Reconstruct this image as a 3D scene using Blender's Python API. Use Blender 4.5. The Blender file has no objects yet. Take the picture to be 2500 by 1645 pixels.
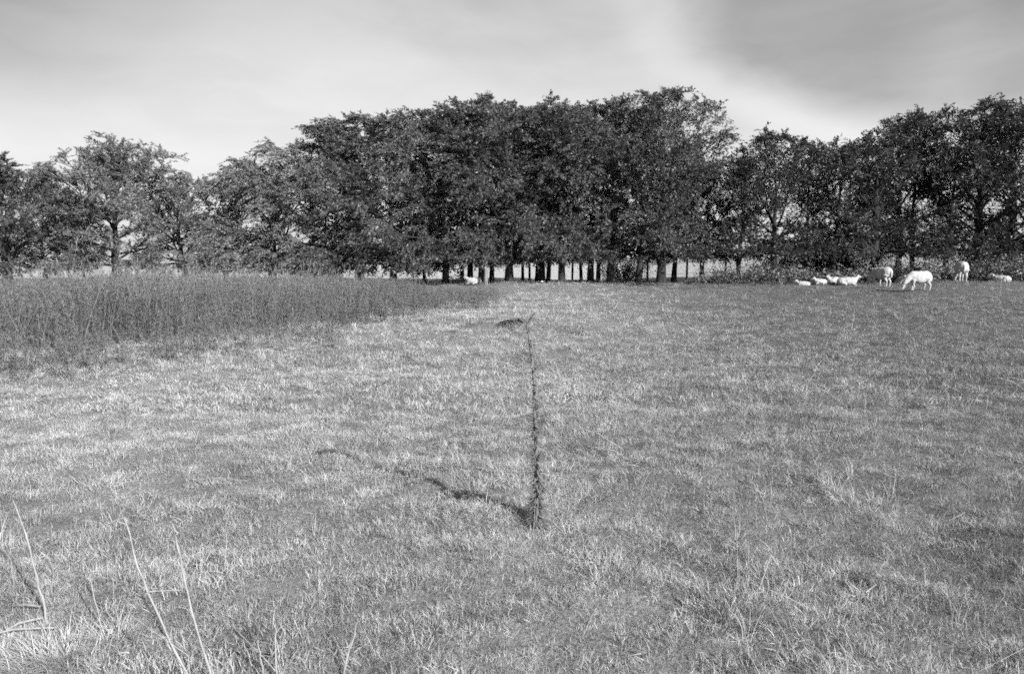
import bpy, math, random
import numpy as np
from mathutils import Vector, Matrix

R = math.radians
scene = bpy.context.scene
C = scene.collection

# ------------------------------------------------------------------ camera, light, exposure
EYE = 1.6
PITCH = R(5.63)
cam_d = bpy.data.cameras.new('camera')
cam = bpy.data.objects.new('camera', cam_d)
C.objects.link(cam)
cam.location = (0, 0, EYE)
cam.rotation_euler = (math.pi / 2 - PITCH, 0, 0)
cam_d.lens = 28.0
cam_d.sensor_width = 36.0
cam_d.clip_start = 0.05
cam_d.clip_end = 6000
scene.camera = cam

SUN_ELEV = R(26)
SUN_VEC = Vector((1.41, -1.83, 0)).normalized() * math.cos(SUN_ELEV) + Vector((0, 0, math.sin(SUN_ELEV)))
SUN_AZ = math.atan2(SUN_VEC.x, SUN_VEC.y)           # clockwise from +Y

sun_d = bpy.data.lights.new('sun', 'SUN')
sun_d.energy = 4.8
sun_d.angle = R(0.5)
sun_d.color = (1.0, 1.0, 1.0)                        # black and white film
sun = bpy.data.objects.new('sun', sun_d)
C.objects.link(sun)
sun.location = (20, -25, 30)
sun.rotation_euler = SUN_VEC.to_track_quat('Z', 'Y').to_euler()

vs = scene.view_settings
vs.view_transform = 'Standard'
vs.look = 'None'
vs.gamma = 1.0
vs.use_curve_mapping = False
vs.exposure = 1.1
scene.cycles.use_denoising = False               # keep the fine grain of grass and leaves
scene.cycles.filter_width = 1.8
scene.cycles.use_adaptive_sampling = True
scene.cycles.adaptive_threshold = 0.09
scene.cycles.adaptive_min_samples = 24

world = bpy.data.worlds.new('World')
scene.world = world
world.use_nodes = True
wt = world.node_tree
wt.nodes.clear()


class NT:
    """small node-tree helper"""
    def __init__(self, t): self.t = t
    def n(self, typ, ins=None, **kw):
        nd = self.t.nodes.new(typ)
        for k, v in kw.items(): setattr(nd, k, v)
        for k, v in (ins or {}).items():
            s = nd.inputs[k]
            if isinstance(v, bpy.types.NodeSocket): self.t.links.new(v, s)
            else: s.default_value = v
        return nd
    def math(self, op, a, b=0.0, c=None, clamp=False):
        nd = self.t.nodes.new('ShaderNodeMath'); nd.operation = op; nd.use_clamp = clamp
        for i, v in enumerate((a, b, c)):
            if v is None: continue
            if isinstance(v, bpy.types.NodeSocket): self.t.links.new(v, nd.inputs[i])
            else: nd.inputs[i].default_value = v
        return nd.outputs[0]
    def rng(self, v, a, b, c=0.0, d=1.0, smooth=True):
        nd = self.t.nodes.new('ShaderNodeMapRange')
        nd.interpolation_type = 'SMOOTHSTEP' if smooth else 'LINEAR'
        self.t.links.new(v, nd.inputs[0])
        for i, x in enumerate((a, b, c, d)):
            if isinstance(x, bpy.types.NodeSocket): self.t.links.new(x, nd.inputs[i + 1])
            else: nd.inputs[i + 1].default_value = x
        return nd.outputs[0]
    def noise(self, vec, scale, detail=3.0, rough=0.5, dist=0.0):
        return self.n('ShaderNodeTexNoise', {'Vector': vec, 'Scale': scale, 'Detail': detail, 'Roughness': rough, 'Distortion': dist}).outputs[0]


w = NT(wt)
sky = w.n('ShaderNodeTexSky', sky_type='NISHITA')
sky.sun_disc = False
sky.sun_elevation = SUN_ELEV
sky.sun_rotation = SUN_AZ
sky.air_density = 1.0
sky.dust_density = 2.0
bw = w.n('ShaderNodeRGBToBW', {'Color': sky.outputs[0]})
tc = w.n('ShaderNodeTexCoord')
sep = w.n('ShaderNodeSeparateXYZ', {0: tc.outputs['Generated']})
sx, sy, sz = sep.outputs
# thin high cloud veil over the whole sky, thicker towards the horizon
veil_n = w.noise(w.n('ShaderNodeMapping', {'Vector': tc.outputs['Generated'], 'Scale': (1.0, 1.0, 2.2)}).outputs[0], 1.7, 4.0, 0.5, 0.3)
veil = w.math('MULTIPLY', w.rng(veil_n, 0.3, 0.75), w.rng(sz, 0.75, 0.0))
# grey cloud bank standing to the right, its flank rounded and its edge softened and bent by noise
bend = w.math('MULTIPLY', w.math('SUBTRACT', w.noise(tc.outputs['Generated'], 2.5, 4.0, .55), 0.5), 0.16)
az = w.math('ADD', w.math('ARCTAN2', sx, sy), bend)
el = w.math('ADD', sz, w.math('MULTIPLY', bend, .45))
dx = w.math('DIVIDE', w.math('SUBTRACT', az, 0.60), 0.39)
dy = w.math('DIVIDE', w.math('SUBTRACT', el, 0.285), 0.135)
rad = w.math('SQRT', w.math('ADD', w.math('MULTIPLY', dx, dx), w.math('MULTIPLY', dy, dy)))
str0 = w.noise(w.n('ShaderNodeMapping', {'Vector': tc.outputs['Generated'], 'Scale': (4, 3, 7)}).outputs[0], 2.0, 6.0, 0.6, 0.4)
bank = w.rng(w.math('ADD', rad, w.math('MULTIPLY', w.math('SUBTRACT', str0, 0.5), 0.16)), 1.12, 0.84)
rift = w.math('MULTIPLY', w.rng(w.math('ABSOLUTE', w.math('SUBTRACT', az, 0.50)), 0.07, 0.0), 0.30)
bank = w.math('MULTIPLY', bank, w.math('SUBTRACT', 1.0, rift))
rim = w.math('MULTIPLY', w.rng(w.math('ABSOLUTE', w.math('SUBTRACT', rad, 1.16)), 0.16, 0.0), 0.11)
# thinner grey streaks left of the bank and overhead
str_n = w.noise(w.n('ShaderNodeMapping', {'Vector': tc.outputs['Generated'], 'Scale': (1.2, 1.2, 3.5), 'Location': (3, 1, 0)}).outputs[0], 2.2, 4.0, 0.5, 0.5)
streak = w.math('MULTIPLY', w.rng(str_n, 0.38, 0.72), w.rng(sz, 0.08, 0.32))
horizon = w.rng(sz, 0.42, 0.02)
bright = w.math('ADD', w.math('MULTIPLY', bw.outputs[0], 0.20), w.math('MULTIPLY', veil, 0.7))
bright = w.math('ADD', bright, w.math('MULTIPLY', horizon, 0.80))
bright = w.math('ADD', bright, 1.55)
shade = w.math('SUBTRACT', w.math('ADD', 1.0, rim), w.math('MULTIPLY', bank, 0.37))
shade = w.math('SUBTRACT', shade, w.math('MULTIPLY', streak, 0.20))
wisp_n = w.noise(w.n('ShaderNodeMapping', {'Vector': tc.outputs['Generated'], 'Rotation': (0, .5, .2), 'Scale': (3.0, 2.0, 9.0)}).outputs[0], 2.4, 7.0, 0.62, 0.9)
shade = w.math('ADD', shade, w.math('MULTIPLY', w.math('SUBTRACT', wisp_n, 0.5), 0.17))
greyer = w.math('MULTIPLY', w.rng(az, -0.18, -0.75), w.rng(sz, 0.10, 0.30))      # the sky turns greyer to the left
shade = w.math('SUBTRACT', shade, w.math('MULTIPLY', greyer, 0.50))
final = w.math('MULTIPLY', bright, shade)
bg = w.n('ShaderNodeBackground', {'Color': final, 'Strength': 0.112})
wo = w.n('ShaderNodeOutputWorld', {'Surface': bg.outputs[0]})

# ------------------------------------------------------------------ picture <-> ground helpers
F = 28.0 / 36.0 * 2500
SP, CP = math.sin(PITCH), math.cos(PITCH)


def smooth(a, b, x):
    t = np.clip((np.asarray(x, float) - a) / (b - a), 0, 1)
    return t * t * (3 - 2 * t)


_r = np.random.default_rng(5)
_W = []
for lam, amp, cnt in ((11, .05, 4), (3.1, .012, 7), (1.1, .009, 9), (0.5, .007, 9)):
    for _ in range(cnt):
        a = _r.uniform(0, 2 * np.pi); l = lam * _r.uniform(.7, 1.4)
        _W.append((np.cos(a) * 2 * np.pi / l, np.sin(a) * 2 * np.pi / l, _r.uniform(0, 6.28), amp * .7, lam))


def height(x, y):
    x = np.asarray(x, float); y = np.asarray(y, float)
    h = 0.45 * smooth(5, 31, y) + (0.15 * smooth(1, 12, x) + 0.12 * smooth(11, 17, x)) * smooth(10, 30, y)
    h = h - 0.18 * smooth(34, 60, y) - 34 * smooth(85, 2300, y) * (1 - .4 * smooth(5, 60, x)) - 9 * smooth(48, 260, y) * smooth(0, -14, x) + 1.5 * smooth(15, 45, x) * smooth(40, 70, y)
    near = 1 - smooth(40, 70, np.hypot(x, y))
    for kx, ky, ph, am, lam in _W:
        h = h + near * am * np.sin(kx * x + ky * y + ph)
    return h


def H1(x, y): return float(height(x, y))


def ray(px, py):
    u = (px - 1250) / F; v = (822.5 - py) / F
    return np.array([u, CP + v * SP, -SP + v * CP])


def at(px, py):
    """ground point under a point of the picture (2500 px wide)"""
    d = ray(px, py)
    t = _T
    gap = EYE + d[2] * t - height(d[0] * t, d[1] * t)
    k = int(np.argmax(gap <= 0))
    p = d * t[k]
    return float(p[0]), float(p[1]), H1(p[0], p[1])


_T = np.exp(np.linspace(math.log(.8), math.log(150), 1300))


def on(px, Y):
    """ground point at depth Y seen at column px"""
    X = (px - 1250) / F * Y
    for _ in range(3):
        z = H1(X, Y) - EYE
        X = (px - 1250) / F * (Y * CP - z * SP)
    return float(X), float(Y), H1(X, Y)


def pt(px, py, Y):
    d = ray(px, py); t = Y / d[1]
    return np.array([d[0] * t, Y, EYE + d[2] * t])


# ------------------------------------------------------------------ object helpers
def tag(o, label=None, cat=None, group=None, kind=None):
    if label: o['label'] = label
    if cat: o['category'] = cat
    if group: o['group'] = group
    if kind: o['kind'] = kind
    return o


def empty(name, loc, rz=0.0):
    o = bpy.data.objects.new(name, None); C.objects.link(o)
    o.empty_display_size = .2
    o.location = loc; o.rotation_euler = (0, 0, rz)
    return o


def mesh_np(name, V, Fc, mat, smooth_shade=False, attrs=None):
    """V (n,3); Fc list of arrays (m,k)"""
    me = bpy.data.meshes.new(name)
    V = np.asarray(V, np.float32)
    if not isinstance(Fc, (list, tuple)): Fc = [Fc]
    Fc = [np.asarray(f, np.int32) for f in Fc if len(f)]
    loops = np.concatenate([f.ravel() for f in Fc])
    tot = np.concatenate([np.full(len(f), f.shape[1], np.int32) for f in Fc])
    start = np.concatenate([[0], np.cumsum(tot)[:-1]]).astype(np.int32)
    me.vertices.add(len(V)); me.vertices.foreach_set('co', V.ravel())
    me.loops.add(len(loops)); me.loops.foreach_set('vertex_index', loops)
    me.polygons.add(len(tot)); me.polygons.foreach_set('loop_start', start); me.polygons.foreach_set('loop_total', tot)
    if smooth_shade: me.polygons.foreach_set('use_smooth', np.ones(len(tot), bool))
    for k, v in (attrs or {}).items():
        a = me.attributes.new(k, 'FLOAT', 'POINT'); a.data.foreach_set('value', np.asarray(v, np.float32))
    me.update(calc_edges=True)
    if mat: me.materials.append(mat)
    return me


def link(name, me, parent=None, loc=None):
    o = bpy.data.objects.new(name, me); C.objects.link(o)
    if parent is not None: o.parent = parent
    if loc is not None: o.location = loc
    return o


class Geo:
    """collects triangles and quads"""
    def __init__(self): self.v = []; self.t = []; self.q = []; self.n = 0; self.a = []
    def add(self, V, q=None, t=None, tone=0.5):
        V = np.asarray(V, float)
        if q is not None and len(q): self.q.append(np.asarray(q) + self.n)
        if t is not None and len(t): self.t.append(np.asarray(t) + self.n)
        self.v.append(V); self.n += len(V)
        self.a.append(np.broadcast_to(np.asarray(tone, float), (len(V),)))
    def tube(self, P, r, k=6, tone=0.5, cap=True):
        P = np.asarray(P, float); n = len(P)
        r = np.broadcast_to(np.asarray(r, float), (n,))
        T = np.gradient(P, axis=0); T /= np.linalg.norm(T, axis=1)[:, None] + 1e-9
        ref = np.array([0.31, .95, 0.02]) if abs(T[0][2]) > .6 else np.array([0.02, 0.05, 1.0])
        A = np.cross(T, ref); A /= np.linalg.norm(A, axis=1)[:, None] + 1e-9
        B = np.cross(T, A)
        th = np.linspace(0, 2 * np.pi, k, endpoint=False)
        V = P[:, None] + r[:, None, None] * (np.cos(th)[None, :, None] * A[:, None] + np.sin(th)[None, :, None] * B[:, None])
        i = np.arange(n - 1)[:, None] * k; j = np.arange(k)[None]
        q = np.stack([i + j, i + (j + 1) % k, i + k + (j + 1) % k, i + k + j], -1).reshape(-1, 4)
        t = None
        V = V.reshape(-1, 3)
        if cap:
            V = np.vstack([V, P[-1] + T[-1] * r[-1] * .4]); c = n * k; b = (n - 1) * k
            t = [[b + jj, b + (jj + 1) % k, c] for jj in range(k)]
        self.add(V, q, t, tone)
    def mesh(self, name, mat, sm=False):
        V = np.vstack(self.v)
        fs = []
        if self.q: fs.append(np.vstack(self.q))
        if self.t: fs.append(np.vstack(self.t))
        return mesh_np(name, V, fs, mat, sm, {'tone': np.concatenate(self.a)})


def blade_strip(g, base, d, L, wd, bend, segs, tone, side=None):
    """a grass blade: strip curving over"""
    d = np.asarray(d, float); d = d / np.linalg.norm(d)
    flat = np.array([d[0], d[1], 0]); ln = np.linalg.norm(flat)
    flat = flat / ln if ln > 1e-6 else np.array([1., 0, 0])
    if side is None: side = np.cross(d, [0, 0, 1.0]) if ln > 1e-6 else np.array([0, 1., 0])
    side = side / (np.linalg.norm(side) + 1e-9)
    p = np.array(base, float); V = []; dd = d.copy()
    for i in range(segs + 1):
        t = i / segs; ww = wd * (1 - t ** 1.6) * .5
        if i < segs: V += [p - side * ww, p + side * ww]
        else: V += [p.copy()]
        dd = dd + flat * bend / segs - np.array([0, 0, bend * .7 / segs]); dd /= np.linalg.norm(dd)
        p = p + dd * L / segs
    q = [[2 * i, 2 * i + 1, 2 * i + 3, 2 * i + 2] for i in range(segs - 1)]
    t = [[2 * segs - 2, 2 * segs - 1, 2 * segs]]
    g.add(V, q, t, tone)


# ------------------------------------------------------------------ materials (black and white film: greys)
def mat_base(name):
    m = bpy.data.materials.new(name); m.use_nodes = True
    m.node_tree.nodes.clear()
    return m, NT(m.node_tree)


def plain(name, val, var=.25, scale=20, rough=.8, bump=.2, stretch=(1, 1, 1), gen='Object'):
    m, t = mat_base(name)
    co = t.n('ShaderNodeTexCoord').outputs[gen]
    mp = t.n('ShaderNodeMapping', {'Vector': co, 'Scale': stretch}).outputs[0]
    n = t.noise(mp, scale, 5, .6)
    v = t.math('MULTIPLY', t.rng(n, .25, .75, 1 - var, 1 + var), val)
    b = t.n('ShaderNodeBump', {'Height': n, 'Strength': bump, 'Distance': .02})
    p = t.n('ShaderNodeBsdfPrincipled', {'Base Color': v, 'Roughness': rough, 'Normal': b.outputs[0]})
    p.inputs['Specular IOR Level'].default_value = .25
    t.n('ShaderNodeOutputMaterial', {'Surface': p.outputs[0]})
    return m


def dryness_vignette(t):
    """how dry and pale the turf is: patches over the field, with vignette darkening painted in towards the right (0..1)"""
    g = t.n('ShaderNodeNewGeometry')
    pos = g.outputs['Position']
    flat = t.n('ShaderNodeVectorMath', {0: pos, 1: (1, 1, 0)}, operation='MULTIPLY').outputs[0]
    s = t.n('ShaderNodeSeparateXYZ', {0: flat})
    a = t.noise(flat, .35, 3, .5)
    b = t.noise(flat, 1.6, 3, .55)
    c = t.noise(flat, 6.0, 2, .5)
    vignette = t.rng(t.math('ADD', s.outputs[0], t.math('MULTIPLY', s.outputs[1], -.12)), -2.5, 6.0, 0, .52)  # lens vignetting on the right side, put into the turf colour
    v = t.math('ADD', t.math('MULTIPLY', a, .8), t.math('MULTIPLY', b, .8))
    v = t.math('ADD', v, t.math('MULTIPLY', c, .8))
    v = t.math('SUBTRACT', v, .69)
    return t.math('SUBTRACT', v, vignette, clamp=True), flat


def grass_mat(name, lo, hi, rnd=.35, trans=.3):
    m, t = mat_base(name)
    dry, flat = dryness_vignette(t)  # dry also holds the painted vignette darkening on the right
    tone = t.n('ShaderNodeAttribute', attribute_name='tone').outputs['Fac']
    oi = t.n('ShaderNodeObjectInfo').outputs['Random']
    k = t.math('ADD', t.math('MULTIPLY', dry, .75), t.math('MULTIPLY', tone, .45))
    k = t.math('ADD', k, t.math('MULTIPLY', t.math('SUBTRACT', oi, .5), rnd))
    v = t.rng(k, 0.1, 1.0, lo, hi, smooth=False)
    d = t.n('ShaderNodeBsdfPrincipled', {'Base Color': v, 'Roughness': .6})
    d.inputs['Specular IOR Level'].default_value = .3
    tr = t.n('ShaderNodeBsdfTranslucent', {'Color': v})
    mx = t.n('ShaderNodeMixShader', {0: trans, 1: d.outputs[0], 2: tr.outputs[0]})
    t.n('ShaderNodeOutputMaterial', {'Surface': mx.outputs[0]})
    return m


def leaf_mat(name, lo, hi, trans=.3, gloss=.45):
    m, t = mat_base(name)
    tone = t.n('ShaderNodeAttribute', attribute_name='tone').outputs['Fac']
    v = t.rng(tone, 0, 1, lo, hi, smooth=False)
    d = t.n('ShaderNodeBsdfPrincipled', {'Base Color': v, 'Roughness': gloss})
    d.inputs['Specular IOR Level'].default_value = .4
    tr = t.n('ShaderNodeBsdfTranslucent', {'Color': v})
    mx = t.n('ShaderNodeMixShader', {0: trans, 1: d.outputs[0], 2: tr.outputs[0]})
    t.n('ShaderNodeOutputMaterial', {'Surface': mx.outputs[0]})
    return m


def field_mat():
    m, t = mat_base('turf')
    dry, flat = dryness_vignette(t)  # dry also holds the painted vignette darkening on the right
    f1 = t.noise(flat, 28, 4, .7)
    f2 = t.noise(flat, 9, 3, .6)
    k = t.math('ADD', t.math('MULTIPLY', dry, .7), t.math('MULTIPLY', t.math('SUBTRACT', f1, .35), .5))
    k = t.math('ADD', k, t.math('MULTIPLY', t.math('SUBTRACT', f2, .5), .4))
    past = t.rng(t.n('ShaderNodeSeparateXYZ', {0: flat}).outputs[1], 37.0, 42.0)      # the pale stubble field beyond the tree belt
    v = t.rng(k, 0, 1, t.rng(past, 0, 1, .08, .30), t.rng(past, 0, 1, .30, .50), smooth=False)
    b = t.n('ShaderNodeBump', {'Height': f1, 'Strength': .6, 'Distance': .05})
    p = t.n('ShaderNodeBsdfPrincipled', {'Base Color': v, 'Roughness': .95, 'Normal': b.outputs[0]})
    p.inputs['Specular IOR Level'].default_value = .1
    t.n('ShaderNodeOutputMaterial', {'Surface': p.outputs[0]})
    return m


M = dict(
    field=field_mat(),
    grass=grass_mat('grass', .13, .60),
    straw=grass_mat('straw', .28, .52, .3, .2),
    weed=leaf_mat('weed', .12, .28, .3, .6),
    undergrowth=leaf_mat('undergrowth', .06, .22, .3, .6),
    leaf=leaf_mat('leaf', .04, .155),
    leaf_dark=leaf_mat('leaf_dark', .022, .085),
    leaf_pale=leaf_mat('leaf_pale', .10, .235),  # left trees' foliage lightened to stand in for the veil of lens haze
    leaf_bush=leaf_mat('leaf_bush', .09, .27),
    bark=plain('bark', .026, .4, 14, .9, .8, (1, 1, .25)),  # tone lowered to paint in the shade of the foliage on the trunks
    bark_pale=plain('bark_pale', .075, .35, 14, .9, .8, (1, 1, .25)),
    wool=plain('wool', .34, .24, 9, .9, .6),
    eye=plain('eye', .03, .1, 20, .3, 0),
    post=plain('weathered_post', .12, .4, 18, .9, .6, (1, 1, .15)),
    post_pale=plain('pale_post', .14, .3, 18, .9, .6, (1, 1, .15)),
    wire=plain('wire', .10, .2, 20, .5, 0),
    pale_straw=leaf_mat('pale_straw', .24, .52, .25, .7),
    thistle=leaf_mat('dead_thistle', .085, .26, .15, .7),
    stalk=plain('dead_stalk', .25, .25, 30, .8, .3, (1, 1, .2)),
    stalk_grey=plain('grey_stalk', .2, .25, 30, .8, .3, (1, 1, .2)),
    stone=plain('stone', .6, .2, 10, .9, .5),
    soil=plain('soil', .06, .4, 6, .95, .8),
)


# ------------------------------------------------------------------ the field
def axis(dense0, dense1, step, lo, hi, grow=1.12):
    a = list(np.arange(dense0, dense1, step))
    s = step; v = a[-1]
    while v < hi: s *= grow; v += s; a.append(v)
    s = step; v = a[0]; b = []
    while v > lo: s *= grow; v -= s; b.append(v)
    return np.array(b[::-1] + a)


xs = axis(-8, 8, .14, -1500, 1500, 1.07)
ys = axis(1.2, 12, .14, -200, 2600, 1.06)
X, Y = np.meshgrid(xs, ys)
Z = height(X, Y)
nx, ny = len(xs), len(ys)
ii = (np.arange(ny - 1)[:, None] * nx + np.arange(nx - 1)[None]).ravel()
fq = np.stack([ii, ii + 1, ii + nx + 1, ii + nx], -1)
me = mesh_np('field', np.stack([X, Y, Z], -1).reshape(-1, 3), fq, M['field'], True)
tag(link('field', me), 'open pasture of tufted pale turf rising gently to the tree belt', 'field', kind='structure')


# ------------------------------------------------------------------ ground cover by instancing (grass, weeds: nobody could count them)
def proto_collection(name, meshes):
    col = bpy.data.collections.new(name)
    for i, me in enumerate(meshes):
        o = bpy.data.objects.new(name, me); col.objects.link(o)
    return col


def scatter(name, col, count, P, rot, scl, idx, label, cat):
    me = bpy.data.meshes.new(name)
    P = np.asarray(P, np.float32)
    me.vertices.add(len(P)); me.vertices.foreach_set('co', P.ravel())
    a = me.attributes.new('rot', 'FLOAT_VECTOR', 'POINT'); a.data.foreach_set('vector', np.asarray(rot, np.float32).ravel())
    a = me.attributes.new('scl', 'FLOAT_VECTOR', 'POINT'); a.data.foreach_set('vector', np.asarray(scl, np.float32).ravel())
    a = me.attributes.new('idx', 'INT', 'POINT'); a.data.foreach_set('value', np.asarray(idx, np.int32))
    o = link(name, me)
    gt = bpy.data.node_groups.new(name, 'GeometryNodeTree')
    gt.interface.new_socket('Geometry', in_out='INPUT', socket_type='NodeSocketGeometry')
    gt.interface.new_socket('Geometry', in_out='OUTPUT', socket_type='NodeSocketGeometry')
    N = gt.nodes; L = gt.links
    gi = N.new('NodeGroupInput'); go = N.new('NodeGroupOutput')
    ci = N.new('GeometryNodeCollectionInfo'); ci.inputs[0].default_value = col
    ci.inputs['Separate Children'].default_value = True; ci.inputs['Reset Children'].default_value = True
    io = N.new('GeometryNodeInstanceOnPoints')
    io.inputs['Pick Instance'].default_value = True
    def named(nm, dt):
        q = N.new('GeometryNodeInputNamedAttribute'); q.data_type = dt; q.inputs['Name'].default_value = nm
        return [s for s in q.outputs if s.enabled][0]
    L.new(gi.outputs[0], io.inputs['Points']); L.new(ci.outputs[0], io.inputs['Instance'])
    L.new(named('idx', 'INT'), io.inputs['Instance Index'])
    L.new(named('rot', 'FLOAT_VECTOR'), io.inputs['Rotation'])
    L.new(named('scl', 'FLOAT_VECTOR'), io.inputs['Scale'])
    L.new(io.outputs[0], go.inputs[0])
    md = o.modifiers.new('scatter', 'NODES'); md.node_group = gt
    tag(o, label, cat, kind='stuff')
    return o


rg = np.random.default_rng(11)


def tuft(seed, n, rad, Lr, wr, segs, lean=.55, dryp=.25):
    q = np.random.default_rng(seed); g = Geo()
    for _ in range(n):
        a = q.uniform(0, 2 * np.pi); rr = rad * math.sqrt(q.uniform())
        b = (rr * np.cos(a), rr * np.sin(a), -.01)
        a2 = a + q.normal(0, .9); ln = abs(q.normal(0, lean))
        d = (np.cos(a2) * ln, np.sin(a2) * ln, 1)
        dry = q.uniform() < dryp
        blade_strip(g, b, d, q.uniform(*Lr) * (1.15 if dry else 1), q.uniform(*wr), q.uniform(.2, 1.3), segs,
                    q.uniform(.75, 1.15) if dry else q.uniform(-.15, .6))
    return g


T_near = proto_collection('turf_tuft', [tuft(100 + i, 26, .055, (.018, .060), (.0014, .0030), 3, 1.5).mesh('tuft', M['grass']) for i in range(8)])
T_far = proto_collection('turf_clump', [tuft(200 + i, 36, .12, (.022, .070), (.003, .007), 2, 1.3).mesh('clump', M['grass']) for i in range(6)])
T_long = proto_collection('long_tuft', [tuft(300 + i, 22, .05, (.12, .30), (.0022, .0045), 4, .35, .7).mesh('long', M['straw']) for i in range(6)])


def wedge(y0, y1, dens, margin=1.0):
    """random points in the part of the field the camera looks over"""
    k = .66
    area = 2 * k * (y1 * y1 - y0 * y0) / 2 + 2 * margin * (y1 - y0)
    n = int(area * dens)
    y = np.sqrt(rg.uniform(y0 * y0, y1 * y1, n))
    x = rg.uniform(-1, 1, n) * (k * y + margin)
    return x, y


def patch(x, y, s=1.0):
    return (np.sin(1.9 * s * x + 1.3 * s * y + .7) + np.sin(-1.1 * s * x + 2.3 * s * y + 2.1) + np.sin(3.3 * s * x - .9 * s * y) + np.sin(.6 * s * x + .5 * s * y + 4)) / 4


# outline of the weed stand on the ground (front edge from the picture, then back to the trees)
front = [at(-260, 905)[:2], at(0, 890)[:2], at(220, 868)[:2], at(330, 862)[:2], at(560, 832)[:2], at(760, 800)[:2], at(900, 772)[:2], at(1060, 748)[:2], at(1150, 745)[:2], at(1260, 728)[:2]]
fx = np.array([p[0] for p in front]); fy = np.array([p[1] for p in front])


def weed_front(x):
    return np.interp(x, fx, fy, left=fy[0], right=99)


def in_weeds(x, y, soft=0.0):
    return (y > weed_front(x) + soft) & (y < 33) & (x < fx[-1])


parts = []
for (y0, y1, dens, col, sc) in ((1.6, 4.5, 1250, T_near, 1.0), (4.5, 8.0, 700, T_near, 1.1), (8, 14, 190, T_far, .95), (14, 22, 85, T_far, 1.05), (22, 46, 26, T_far, 1.25)):
    x, y = wedge(y0, y1, dens)
    keep = ~in_weeds(x, y, 1.2)
    x = x[keep]; y = y[keep]
    n = len(x)
    z = height(x, y)
    big = 1.02 + .14 * patch(x, y, 1.0) + .36 * patch(x + .2 * np.sin(y * 3.1), y + .2 * np.sin(x * 2.7), 4.3)
    s = sc * np.clip(big, .72, 1.5) * rg.uniform(.65, 1.25, n)
    s = np.where(y > 20, s * .8, s)
    rot = np.stack([rg.normal(0, .30, n), rg.normal(0, .30, n), rg.uniform(0, 6.28, n)], -1)
    parts.append((col, np.stack([x, y, z], -1), rot, np.stack([s, s, s * rg.uniform(.7, 1.2, n)], -1)))
for col, nm, lab, k in ((T_near, 'grass', 'short tufted turf with pale dry blades across the near field', 8), (T_far, 'grass', 'short turf of the field running back to the trees', 6)):
    sel = [p for p in parts if p[0] is col]
    P = np.vstack([p[1] for p in sel]); n = len(P)
    scatter(nm, col, n, P, np.vstack([p[2] for p in sel]), np.vstack([p[3] for p in sel]), rg.integers(0, k, n), lab, 'grass')

# longer pale dry grass in drifts
x, y = wedge(1.8, 26, 5.0)
keep = (patch(x, y, .8) + rg.normal(0, .25, len(x)) > .22) & ~in_weeds(x, y, .5)
x2, y2 = wedge(1.8, 26, 1.7)
x = np.concatenate([x[keep], x2]); y = np.concatenate([y[keep], y2])
# along the foot of the weeds
xe = rg.uniform(fx[0], fx[-1], 420); ye = weed_front(xe) + rg.normal(.1, .8, 420)
x = np.concatenate([x, xe]); y = np.concatenate([y, ye]); n = len(x)
s = rg.uniform(.28, .8, n) * np.where(x > 3 + .1 * y, .75, 1)
scatter('dry_grass', T_long, n, np.stack([x, y, height(x, y)], -1), np.stack([rg.normal(0, .25, n), rg.normal(0, .25, n), rg.uniform(0, 6.28, n)], -1),
        np.stack([s, s, s], -1), rg.integers(0, 6, n), 'longer pale dry grass in drifts among the turf', 'grass')

# loose dead stems lying and leaning in the turf
g = Geo()
x, y = wedge(1.9, 16, 6.5)
for a, b in zip(x, y):
    if in_weeds(a, b): continue
    if rg.uniform() > (.35 + .65 * (a > .12 * b) + .3 * (b < 4)) : continue
    L = rg.uniform(.15, .55); az = rg.uniform(0, 6.28)
    tilt = rg.choice([rg.uniform(.1, .5), rg.uniform(.9, 1.45)], p=[.45, .55])
    d = np.array([np.cos(az) * np.sin(tilt), np.sin(az) * np.sin(tilt), np.cos(tilt)])
    p0 = np.array([a, b, H1(a, b) + (.0 if tilt < .6 else rg.uniform(.02, .09))])
    bend = np.array([rg.normal(0, .12), rg.normal(0, .12), -rg.uniform(0, .15)]) * L
    pts = [p0, p0 + d * L * .5 - bend * .3, p0 + d * L + bend]
    r0 = rg.uniform(.0008, .0019) * (1 + b / 14)
    g.tube(pts, [r0, r0 * .8, r0 * .4], 3, rg.uniform(.2, 1), cap=False)
tag(link('dry_stems', g.mesh('dry_stems', M['straw'])), 'thin pale dead grass stems lying and leaning all over the turf', 'dead stems', kind='stuff')


# ------------------------------------------------------------------ the tall weeds on the left
def weed(seed, Hh):
    q = np.random.default_rng(seed); g = Geo()
    lean = q.normal(0, .08, 2)
    P = np.array([[lean[0] * t * t * Hh, lean[1] * t * t * Hh, t * Hh] for t in np.linspace(0, 1, 5)])
    g.tube(P, np.linspace(.006, .002, 5), 3, q.uniform(.2, .8), cap=False)
    for k in range(26):
        t = q.uniform(.12, .97); a = k * 2.4 + q.normal(0, .3)
        b = [lean[0] * t * t * Hh, lean[1] * t * t * Hh, t * Hh]
        el = q.uniform(.2, 1.1)
        d = (np.cos(a), np.sin(a), el)
        blade_strip(g, b, d, q.uniform(.10, .22) * (1.15 - .6 * t), q.uniform(.010, .022), q.uniform(.2, 1.0), 2, q.uniform(.1, .75))
    for k in range(14):       # seed head
        t = q.uniform(.82, 1.02); a = q.uniform(0, 6.28)
        b = [lean[0] * t * t * Hh, lean[1] * t * t * Hh, t * Hh]
        blade_strip(g, b, (np.cos(a) * .5, np.sin(a) * .5, 1), q.uniform(.04, .11), q.uniform(.006, .012), .3, 2, q.uniform(.4, 1))
    return g


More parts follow.
